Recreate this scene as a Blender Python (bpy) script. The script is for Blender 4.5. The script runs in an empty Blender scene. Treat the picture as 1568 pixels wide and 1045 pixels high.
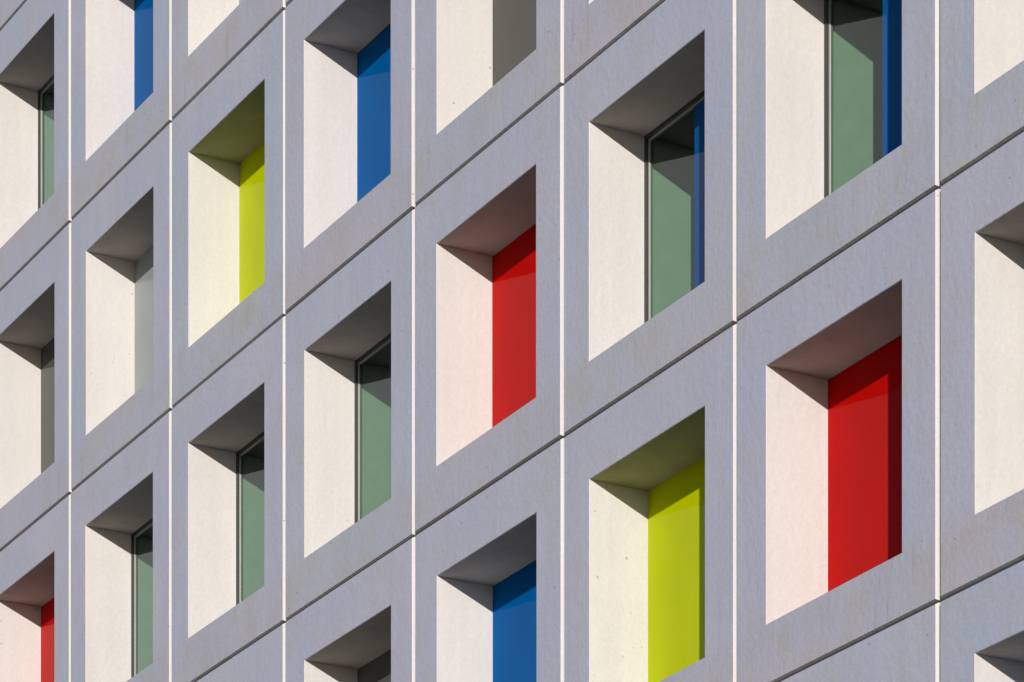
import bpy, bmesh, math, random
from mathutils import Vector, Matrix
random.seed(4)
sc = bpy.context.scene
sc.view_settings.view_transform = 'Standard'
sc.view_settings.look = 'None'
sc.view_settings.exposure = 0

# ---------------- dimensions
H = 3.6
W = 3.270
F = 5750.0
SN, CS = 0.4871, 0.8733
EYE = 1.6
D0 = F*H/540.0
P0 = Vector(((861-784)/F*D0, D0, 0))
ZC = EYE + (2855-668)/540.0*H        # height of the joint line "C"
NROW_LO, NROW_HI = -3, 4
COL_LO, COL_HI = -9, 8
X0, X1 = 0.166*W, 0.834*W
Z0, Z1 = 0.161*H, 0.830*H
DEEP = 0.69

# ---------------- helpers
def link(o, parent=None):
    sc.collection.objects.link(o)
    if parent: o.parent = parent
    return o

def mesh_obj(name, verts, faces, mats, midx=None, parent=None):
    me = bpy.data.meshes.new(name)
    me.from_pydata(verts, [], faces)
    for m in mats: me.materials.append(m)
    if midx:
        for p, i in zip(me.polygons, midx): p.material_index = i
    me.update()
    return link(bpy.data.objects.new(name, me), parent)

class MB:
    def __init__(s): s.v=[]; s.f=[]; s.m=[]
    def quad(s, a,b,c,d, m=0):
        i=len(s.v); s.v += [a,b,c,d]; s.f.append((i,i+1,i+2,i+3)); s.m.append(m)
    def box(s, x0,x1,y0,y1,z0,z1, m=0):
        i=len(s.v)
        s.v += [(x0,y0,z0),(x1,y0,z0),(x1,y1,z0),(x0,y1,z0),(x0,y0,z1),(x1,y0,z1),(x1,y1,z1),(x0,y1,z1)]
        for f in [(0,1,5,4),(1,2,6,5),(2,3,7,6),(3,0,4,7),(4,5,6,7),(3,2,1,0)]:
            s.f.append(tuple(i+k for k in f)); s.m.append(m)
    def ring(s, ra, rb, m=0):
        # rings = 4 corners (BL,BR,TR,TL): sides 0 bottom,1 right,2 top,3 left
        for k in range(4):
            mm = m[k] if isinstance(m,(list,tuple)) else m
            s.quad(ra[k], ra[(k+1)%4], rb[(k+1)%4], rb[k], mm)
def rect(x0,x1,z0,z1,y): return [(x0,y,z0),(x1,y,z0),(x1,y,z1),(x0,y,z1)]

def nodes_of(name):
    m = bpy.data.materials.new(name); m.use_nodes=True
    nt=m.node_tree; b=nt.nodes['Principled BSDF']
    return m, nt, b
def N(nt, t, **k):
    n=nt.nodes.new(t)
    for a,v in k.items(): setattr(n,a,v)
    return n
def ramp(nt, src, p0, c0, p1, c1):
    r=nt.nodes.new('ShaderNodeValToRGB')
    r.color_ramp.elements[0].position=p0; r.color_ramp.elements[0].color=c0
    r.color_ramp.elements[1].position=p1; r.color_ramp.elements[1].color=c1
    nt.links.new(src, r.inputs[0]); return r.outputs[0]
def mix(nt, fac, a, b, mode='MIX'):
    n=nt.nodes.new('ShaderNodeMix'); n.data_type='RGBA'; n.blend_type=mode
    for sock,val in ((n.inputs[0],fac),(n.inputs[6],a),(n.inputs[7],b)):
        if isinstance(val, bpy.types.NodeSocket): nt.links.new(val, sock)
        else: sock.default_value = val
    return n.outputs[2]
G=lambda v:(v,v,v,1)

def concrete(name, colA, colB, colC, speck=0.75, face=False):
    m,nt,b = nodes_of(name)
    tc=N(nt,'ShaderNodeTexCoord'); oi=N(nt,'ShaderNodeObjectInfo')
    off=N(nt,'ShaderNodeVectorMath',operation='SCALE'); off.inputs['Scale'].default_value=37.0
    comb=N(nt,'ShaderNodeCombineXYZ')
    for i in range(3): nt.links.new(oi.outputs['Random'], comb.inputs[i])
    nt.links.new(comb.outputs[0], off.inputs[0])
    add=N(nt,'ShaderNodeVectorMath',operation='ADD')
    nt.links.new(tc.outputs['Object'],add.inputs[0]); nt.links.new(off.outputs[0],add.inputs[1])
    co=add.outputs[0]
    def noise(scale, detail=4, rough=.55, vec=None):
        n=N(nt,'ShaderNodeTexNoise'); n.inputs['Scale'].default_value=scale
        n.inputs['Detail'].default_value=detail; n.inputs['Roughness'].default_value=rough
        nt.links.new(vec or co, n.inputs['Vector']); return n.outputs['Fac']
    big=noise(0.6,1)
    col=mix(nt, ramp(nt,big,.36,G(0),.64,G(1)), colA, colB)
    mid=noise(2.3,3,.6)
    col=mix(nt, ramp(nt,mid,.44,G(0),.75,G(.7)), col, colC)
    mp=N(nt,'ShaderNodeMapping'); mp.inputs['Scale'].default_value=(6,6,.5)
    nt.links.new(co, mp.inputs['Vector'])
    st=noise(1.0,2,.6,mp.outputs[0])
    col=mix(nt, .4, col, ramp(nt,st,.3,G(.90),.65,G(1.0)), 'MULTIPLY')
    fg=noise(26,2,.7)
    col=mix(nt, .9, col, ramp(nt,fg,.3,G(.92),.7,G(1.0)), 'MULTIPLY')
    if face:
        sx=N(nt,'ShaderNodeSeparateXYZ'); nt.links.new(tc.outputs['Object'],sx.inputs[0])
        mr=N(nt,'ShaderNodeMapRange'); mr.inputs['From Min'].default_value=.45; mr.inputs['From Max'].default_value=.75
        mr.inputs['To Min'].default_value=1; mr.inputs['To Max'].default_value=0
        nt.links.new(sx.outputs['Z'],mr.inputs[0])
        mm=N(nt,'ShaderNodeMath',operation='MULTIPLY'); nt.links.new(mr.outputs[0],mm.inputs[0])
        nt.links.new(ramp(nt,mid,.3,G(.4),.65,G(1)),mm.inputs[1])
        col=mix(nt, mm.outputs[0], col, mix(nt,1.0,col,(.985,.95,.87,1),'MULTIPLY'))
        tint=mix(nt, oi.outputs['Random'], (.95,.985,1.0,1),(1.0,.97,1.0,1))
        col=mix(nt,1.0,col,tint,'MULTIPLY')
        # narrow run-off drips starting at the window sill
        mp2=N(nt,'ShaderNodeMapping'); mp2.inputs['Scale'].default_value=(16,16,.9)
        nt.links.new(co, mp2.inputs['Vector'])
        dr=noise(1.0,1,.5,mp2.outputs[0])
        m3=N(nt,'ShaderNodeMath',operation='MULTIPLY'); nt.links.new(mr.outputs[0],m3.inputs[0])
        nt.links.new(ramp(nt,dr,.66,G(0),.74,G(.5)),m3.inputs[1])
        col=mix(nt, m3.outputs[0], col, mix(nt,1.0,col,(.80,.77,.72,1),'MULTIPLY'))
    vo=N(nt,'ShaderNodeTexVoronoi'); vo.inputs['Scale'].default_value=9
    nt.links.new(co,vo.inputs['Vector'])
    sel=N(nt,'ShaderNodeSeparateColor'); nt.links.new(vo.outputs['Color'],sel.inputs[0])
    gt=N(nt,'ShaderNodeMath',operation='GREATER_THAN'); gt.inputs[1].default_value=speck
    nt.links.new(sel.outputs[0],gt.inputs[0])
    sz=N(nt,'ShaderNodeMath',operation='MULTIPLY'); sz.inputs[1].default_value=.13; nt.links.new(sel.outputs[1],sz.inputs[0])
    lt=N(nt,'ShaderNodeMath',operation='LESS_THAN'); nt.links.new(sz.outputs[0],lt.inputs[1])
    nt.links.new(vo.outputs['Distance'],lt.inputs[0])
    pm=N(nt,'ShaderNodeMath',operation='MULTIPLY'); nt.links.new(gt.outputs[0],pm.inputs[0]); nt.links.new(lt.outputs[0],pm.inputs[1])
    pm2=N(nt,'ShaderNodeMath',operation='MULTIPLY'); pm2.inputs[1].default_value=.6; nt.links.new(pm.outputs[0],pm2.inputs[0])
    col=mix(nt, pm2.outputs[0], col, mix(nt,1.0,col,(.45,.4,.34,1),'MULTIPLY'))
    nt.links.new(col,b.inputs['Base Color'])
    b.inputs['Roughness'].default_value=.85
    b.inputs['Specular IOR Level'].default_value=.2
    bp=N(nt,'ShaderNodeBump'); bp.inputs['Strength'].default_value=.22; bp.inputs['Distance'].default_value=.02
    h=noise(14,2,.65); nt.links.new(h,bp.inputs['Height']); nt.links.new(bp.outputs[0],b.inputs['Normal'])
    return m

m_face  = concrete('precast_face',  (.41,.435,.535,1),(.445,.45,.53,1),(.415,.415,.44,1), .80, True)
m_rev   = concrete('precast_reveal',(.575,.555,.545,1),(.60,.58,.57,1),(.575,.555,.54,1), .86)
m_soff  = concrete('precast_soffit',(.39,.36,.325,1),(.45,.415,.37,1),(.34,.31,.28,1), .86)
m_soff_bounce = concrete('precast_soffit_lime_bounce',(.30,.31,.15,1),(.35,.35,.18,1),(.27,.27,.14,1), .86)  # olive tint paints in light bounced off the lime pane
m_back  = concrete('joint_backing', (.08,.08,.08,1),(.1,.1,.1,1),(.07,.07,.07,1))

def pane_mat(name, col, rough=.04, ior=1.22, spec=.35):
    m,nt,b=nodes_of(name)
    tc=N(nt,'ShaderNodeTexCoord'); oi=N(nt,'ShaderNodeObjectInfo')
    n=N(nt,'ShaderNodeTexNoise'); n.inputs['Scale'].default_value=1.3; n.inputs['Detail'].default_value=4
    nt.links.new(tc.outputs['Object'],n.inputs['Vector'])
    c=mix(nt, 1.0, col, ramp(nt,n.outputs['Fac'],.3,G(.90),.7,G(1.0)),'MULTIPLY')
    c=mix(nt, 1.0, c, ramp(nt,oi.outputs['Random'],0,G(.92),1,G(1.0)),'MULTIPLY')
    nt.links.new(c,b.inputs['Base Color'])
    b.inputs['Roughness'].default_value=rough
    b.inputs['IOR'].default_value=ior
    b.inputs['Specular IOR Level'].default_value=spec
    return m
PM = {
 'red':   pane_mat('red_enamel_glass',(.46,.003,.002,1),spec=.2),
 'yellow':pane_mat('lime_enamel_glass',(.46,.53,.0,1),spec=.2),
 'blue':  pane_mat('blue_enamel_glass',(.0,.095,.33,1),spec=.1),
 'dark':  pane_mat('dark_grey_enamel_glass',(.085,.083,.076,1),ior=1.35),
 'grey':  pane_mat('light_grey_enamel_glass',(.30,.33,.335,1),ior=1.35),
}
def glazing():
    m,nt,b=nodes_of('green_tinted_glazing')
    out=nt.nodes['Material Output']
    nt.nodes.remove(b)
    tr=N(nt,'ShaderNodeBsdfTransparent'); tr.inputs['Color'].default_value=(.36,.51,.41,1)
    gl=N(nt,'ShaderNodeBsdfGlossy'); gl.inputs['Color'].default_value=(.8,.92,1.0,1); gl.inputs['Roughness'].default_value=.0
    # real index of refraction on both sides of the thin pane
    ge=N(nt,'ShaderNodeNewGeometry')
    mr=N(nt,'ShaderNodeMapRange'); mr.inputs['To Min'].default_value=1.52; mr.inputs['To Max'].default_value=1/1.52
    nt.links.new(ge.outputs['Backfacing'],mr.inputs[0])
    fr=N(nt,'ShaderNodeFresnel'); nt.links.new(mr.outputs[0],fr.inputs['IOR'])
    mx=N(nt,'ShaderNodeMixShader'); nt.links.new(fr.outputs[0],mx.inputs[0])
    nt.links.new(tr.outputs[0],mx.inputs[1]); nt.links.new(gl.outputs[0],mx.inputs[2])
    nt.links.new(mx.outputs[0],out.inputs[0])
    return m
m_glass=glazing()
def simple(name,col,rough=.5,metal=0):
    m,nt,b=nodes_of(name)
    n=N(nt,'ShaderNodeTexNoise'); n.inputs['Scale'].default_value=6
    tc=N(nt,'ShaderNodeTexCoord'); nt.links.new(tc.outputs['Object'],n.inputs['Vector'])
    c=mix(nt,1.0,col,ramp(nt,n.outputs['Fac'],.3,G(.92),.7,G(1.0)),'MULTIPLY')
    nt.links.new(c,b.inputs['Base Color']); b.inputs['Roughness'].default_value=rough; b.inputs['Metallic'].default_value=metal
    return m
m_frame=simple('dark_bronze_aluminium',(.05,.052,.05,1),.4,.3)
m_gasket=simple('pale_gasket',(.34,.34,.31,1),.6)
m_added_jamb=simple('added_jamb',(.72,.72,.68,1),.8)
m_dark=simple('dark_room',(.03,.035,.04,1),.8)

# ---------------- building
bld = bpy.data.objects.new('office_building', None); link(bld)
bld.location = P0
bld.rotation_euler = (0,0,math.atan2(-CS,SN))

GX, GZ = .020, .012      # half joint
CX, CZ, CY = .018, .013, .022
def panel_mesh(name, soff):
    b_=MB()
    outerF = rect(GX+CX, W-GX-CX, GZ+CZ, H-GZ-CZ, 0)
    outerC = rect(GX, W-GX, GZ, H-GZ, CY)
    outerB = rect(GX, W-GX, GZ, H-GZ, .16)
    e=.006
    inF = rect(X0-e, X1+e, Z0-e, Z1+e, 0)
    inC = rect(X0, X1, Z0, Z1, e)
    inB = rect(X0, X1, Z0, Z1, DEEP+.05)
    b_.ring(outerF, inF, 0)
    b_.ring(outerC, outerF, [2,1,0,1])
    b_.ring(outerB, outerC, [2,1,0,1])
    b_.ring(inF, inC, [0,1,0,1])
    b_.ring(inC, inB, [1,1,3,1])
    me=bpy.data.meshes.new(name)
    me.from_pydata(b_.v,[],b_.f)
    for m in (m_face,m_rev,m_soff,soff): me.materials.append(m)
    for p,i in zip(me.polygons,b_.m): p.material_index=i
    me.update()
    bm=bmesh.new(); bm.from_mesh(me); bmesh.ops.remove_doubles(bm,verts=bm.verts,dist=.0002)
    bmesh.ops.recalc_face_normals(bm,faces=bm.faces)
    for f in bm.faces:
        if abs(f.normal.y)>.99:
            if f.normal.y>0: bmesh.ops.reverse_faces(bm,faces=bm.faces)
            break
    bm.to_mesh(me); bm.free()
    return me
me=panel_mesh('facade_panel',m_soff)
mey=panel_mesh('facade_panel_lime_bounce',m_soff_bounce)

def mk(name,q,mats):
    mm=bpy.data.meshes.new(name); mm.from_pydata(q.v,[],q.f)
    for m in mats: mm.materials.append(m)
    for p,i in zip(mm.polygons,q.m): p.material_index=i
    mm.update(); return mm
def pane_mesh(name, mat):
    q=MB(); q.box(X0-.01,X1+.01,DEEP,DEEP+.03,Z0-.01,Z1+.01); return mk(name,q,[mat])
pmesh={k:pane_mesh('coloured_pane_'+k,v) for k,v in PM.items()}
q=MB()
fy=DEEP-.042; fw=.042
for (x0,x1,z0,z1) in ((X0+.001,X0+fw,Z0+.001,Z1-.001),(X1-fw,X1-.001,Z0+.001,Z1-.001)):
    q.box(x0,x1,fy,DEEP+.02,z0,z1,0)
q.box(X0+fw,X1-fw,fy+.002,DEEP+.02,Z0+.001,Z0+fw,0); q.box(X0+fw,X1-fw,fy+.002,DEEP+.02,Z1-fw,Z1-.001,0)
g0=fw; g1=fw+.014
q.box(X0+g0,X0+g1,DEEP-.018,DEEP+.02,Z0+g1,Z1-g1,1); q.box(X1-g1,X1-g0,DEEP-.018,DEEP+.02,Z0+g1,Z1-g1,1)
q.box(X0+g0,X1-g0,DEEP-.018,DEEP+.02,Z0+g0,Z0+g1,1); q.box(X0+g0,X1-g0,DEEP-.018,DEEP+.02,Z1-g1,Z1-g0,1)
fm=mk('window_frame',q,[m_frame,m_gasket])
XB=X0+.91                       # glass | opaque blue panel added to paint in the reflected sky strip
q=MB(); q.quad((X0+.02,DEEP,Z0+.02),(XB,DEEP,Z0+.02),(XB,DEEP,Z1-.02),(X0+.02,DEEP,Z1-.02))
gm=mk('window_glass',q,[m_glass])
q=MB(); q.box(XB+.001,X1-.02,DEEP-.006,DEEP+.014,Z0+.02,Z1-.02)
bmsh=mk('sky_strip_panel',q,[pane_mat('painted_sky_strip',(.0,.085,.30,1),spec=.5)])
# pale inner jamb added to give the reflected-sun diagonal; dark room around it
yi0,yi1=DEEP+.021,DEEP+.80
q=MB()
a0,a1,c0,c1=X0+.012,X1-.012,Z0+.012,Z1-.012
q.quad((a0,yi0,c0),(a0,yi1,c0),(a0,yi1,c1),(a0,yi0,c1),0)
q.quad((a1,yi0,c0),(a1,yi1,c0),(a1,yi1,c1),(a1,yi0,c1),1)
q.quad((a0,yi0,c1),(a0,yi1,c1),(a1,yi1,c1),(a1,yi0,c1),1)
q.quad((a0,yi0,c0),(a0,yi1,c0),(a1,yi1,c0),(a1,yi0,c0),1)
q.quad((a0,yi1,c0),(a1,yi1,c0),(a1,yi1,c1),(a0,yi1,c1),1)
im=mk('added_jamb_box',q,[m_added_jamb,m_dark])

lay={(-5,2):'glass',(-5,1):'dark',(-5,0):'red',
     (-4,2):'blue',(-4,1):'grey',(-4,0):'glass',
     (-3,1):'yellow',(-3,0):'glass',(-3,2):'grey',
     (-2,1):'blue',(-2,0):'glass',(-2,-1):'dark',
     (-1,1):'dark',(-1,0):'red',(-1,-1):'blue',
     (0,0):'glass',(0,-1):'yellow',(0,1):'blue',
     (1,0):'glass',(1,-1):'red',(2,0):'dark',(2,-1):'dark',(2,-2):'blue'}
kinds=['glass']*6+['red','yellow','blue','dark','grey']
for c in range(COL_LO,COL_HI):
    for r in range(NROW_LO,NROW_HI):
        k=lay.get((c,r)) or random.choice(kinds)
        loc=(c*W+random.uniform(-.003,.003), random.uniform(-.004,.004), ZC+r*H+random.uniform(-.003,.003))
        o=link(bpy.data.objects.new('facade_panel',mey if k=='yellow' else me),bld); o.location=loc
        if k=='glass':
            for nm,ms in (('window_frame',fm),('window_glass',gm),('sky_strip_panel',bmsh),('added_jamb_box',im)):
                o2=link(bpy.data.objects.new(nm,ms),bld); o2.location=loc
        else:
            o2=link(bpy.data.objects.new('coloured_pane',pmesh[k]),bld); o2.location=loc
xa,xb=COL_LO*W,COL_HI*W
zb,zt=ZC+NROW_LO*H, ZC+NROW_HI*H
q=MB()
for c in range(COL_LO,COL_HI+1):
    q.box(c*W-.2,c*W+.2,.165,.30,zb,zt)
for r in range(NROW_LO,NROW_HI+1):
    q.box(xa,xb,.170,.295,ZC+r*H-.2,ZC+r*H+.2)
mesh_obj('joint_backing',q.v,q.f,[m_back],parent=bld)
q=MB(); q.box(xa+.02,xb-.02,1.55,16,0,zt-.02)
mesh_obj('core_walls',q.v,q.f,[m_face],parent=bld)
q=MB(); q.box(xa-.05,xb+.05,-.06,.77,zt+.015,zt+.55); q.box(xa-.05,xb+.05,.775,16.1,zt+.01,zt+.52)
mesh_obj('roof_parapet',q.v,q.f,[m_face],parent=bld)
q=MB(); q.box(xa-.25,xa+.015,.03,16.05,0,zt); q.box(xb-.015,xb+.25,.03,16.05,0,zt)
mesh_obj('side_wall',q.v,q.f,[m_face],parent=bld)
q=MB()
for c in range(COL_LO,COL_HI+1):
    q.box(c*W-.28,c*W+.28,0.0,.75,0,zb-.30)
q.box(xa,xb,-.004,.75,zb-.298,zb-.012)
mesh_obj('ground_floor_piers',q.v,q.f,[m_face],parent=bld)
q=MB(); q.box(xa+.3,xb-.3,.60,.70,.15,zb-.31)
mesh_obj('shopfront_glass',q.v,q.f,[m_glass],parent=bld)

# ---------------- ground, pavement, road
def local_strip(name, y0,y1,z0,z1,mat):
    q=MB(); q.box(-120,120,y0,y1,z0,z1)
    o=mesh_obj(name,q.v,q.f,[mat]); o.location=P0; o.rotation_euler=bld.rotation_euler; return o
m_ground=simple('ground_paving',(.16,.15,.13,1),.9)
m_pave=simple('pavement_slabs',(.30,.29,.27,1),.9)
m_road=simple('asphalt',(.05,.05,.052,1),.9)
q=MB(); q.quad((-3000,-3000,0),(3000,-3000,0),(3000,3000,0),(-3000,3000,0))
mesh_obj('ground',q.v,q.f,[m_ground]).location=(0,0,-.13)
local_strip('pavement',-5.0,.5,-.12,0.0,m_pave)
local_strip('road',-13.0,-5.004,-.125,-.115,m_road)

# ---------------- sun and sky
A,B,C=1.75,.416,1.0
u=Vector((-SN,CS,0)); nin=Vector((CS,SN,0))
tr=(u*A+nin*C+Vector((0,0,-B))).normalized()
sl=bpy.data.lights.new('sun','SUN'); sl.energy=4.75; sl.angle=math.radians(.5); sl.color=(1,.93,.845)
so=link(bpy.data.objects.new('sun',sl)); so.rotation_euler=tr.to_track_quat('-Z','Y').to_euler(); so.location=(0,-20,60)
to=-tr
w=bpy.data.worlds.new('World'); sc.world=w; w.use_nodes=True
nt=w.node_tree; bg=nt.nodes['Background']
sky=nt.nodes.new('ShaderNodeTexSky'); sky.sky_type='NISHITA'; sky.sun_disc=False
sky.sun_elevation=math.asin(to.z); sky.sun_rotation=math.atan2(to.x,to.y)
sky.air_density=1.0; sky.dust_density=.3; sky.ozone_density=3.0
nt.links.new(sky.outputs[0],bg.inputs[0]); bg.inputs[1].default_value=.105

# ---------------- camera
cam=bpy.data.cameras.new('camera'); co=link(bpy.data.objects.new('camera',cam))
co.location=(0,0,EYE); co.rotation_euler=(math.radians(90),0,0)
cam.sensor_fit='HORIZONTAL'; cam.sensor_width=36; cam.lens=F/1568*36
cam.shift_y=(2855-522.5)/1568; cam.clip_end=8000; cam.clip_start=.1
sc.camera=co
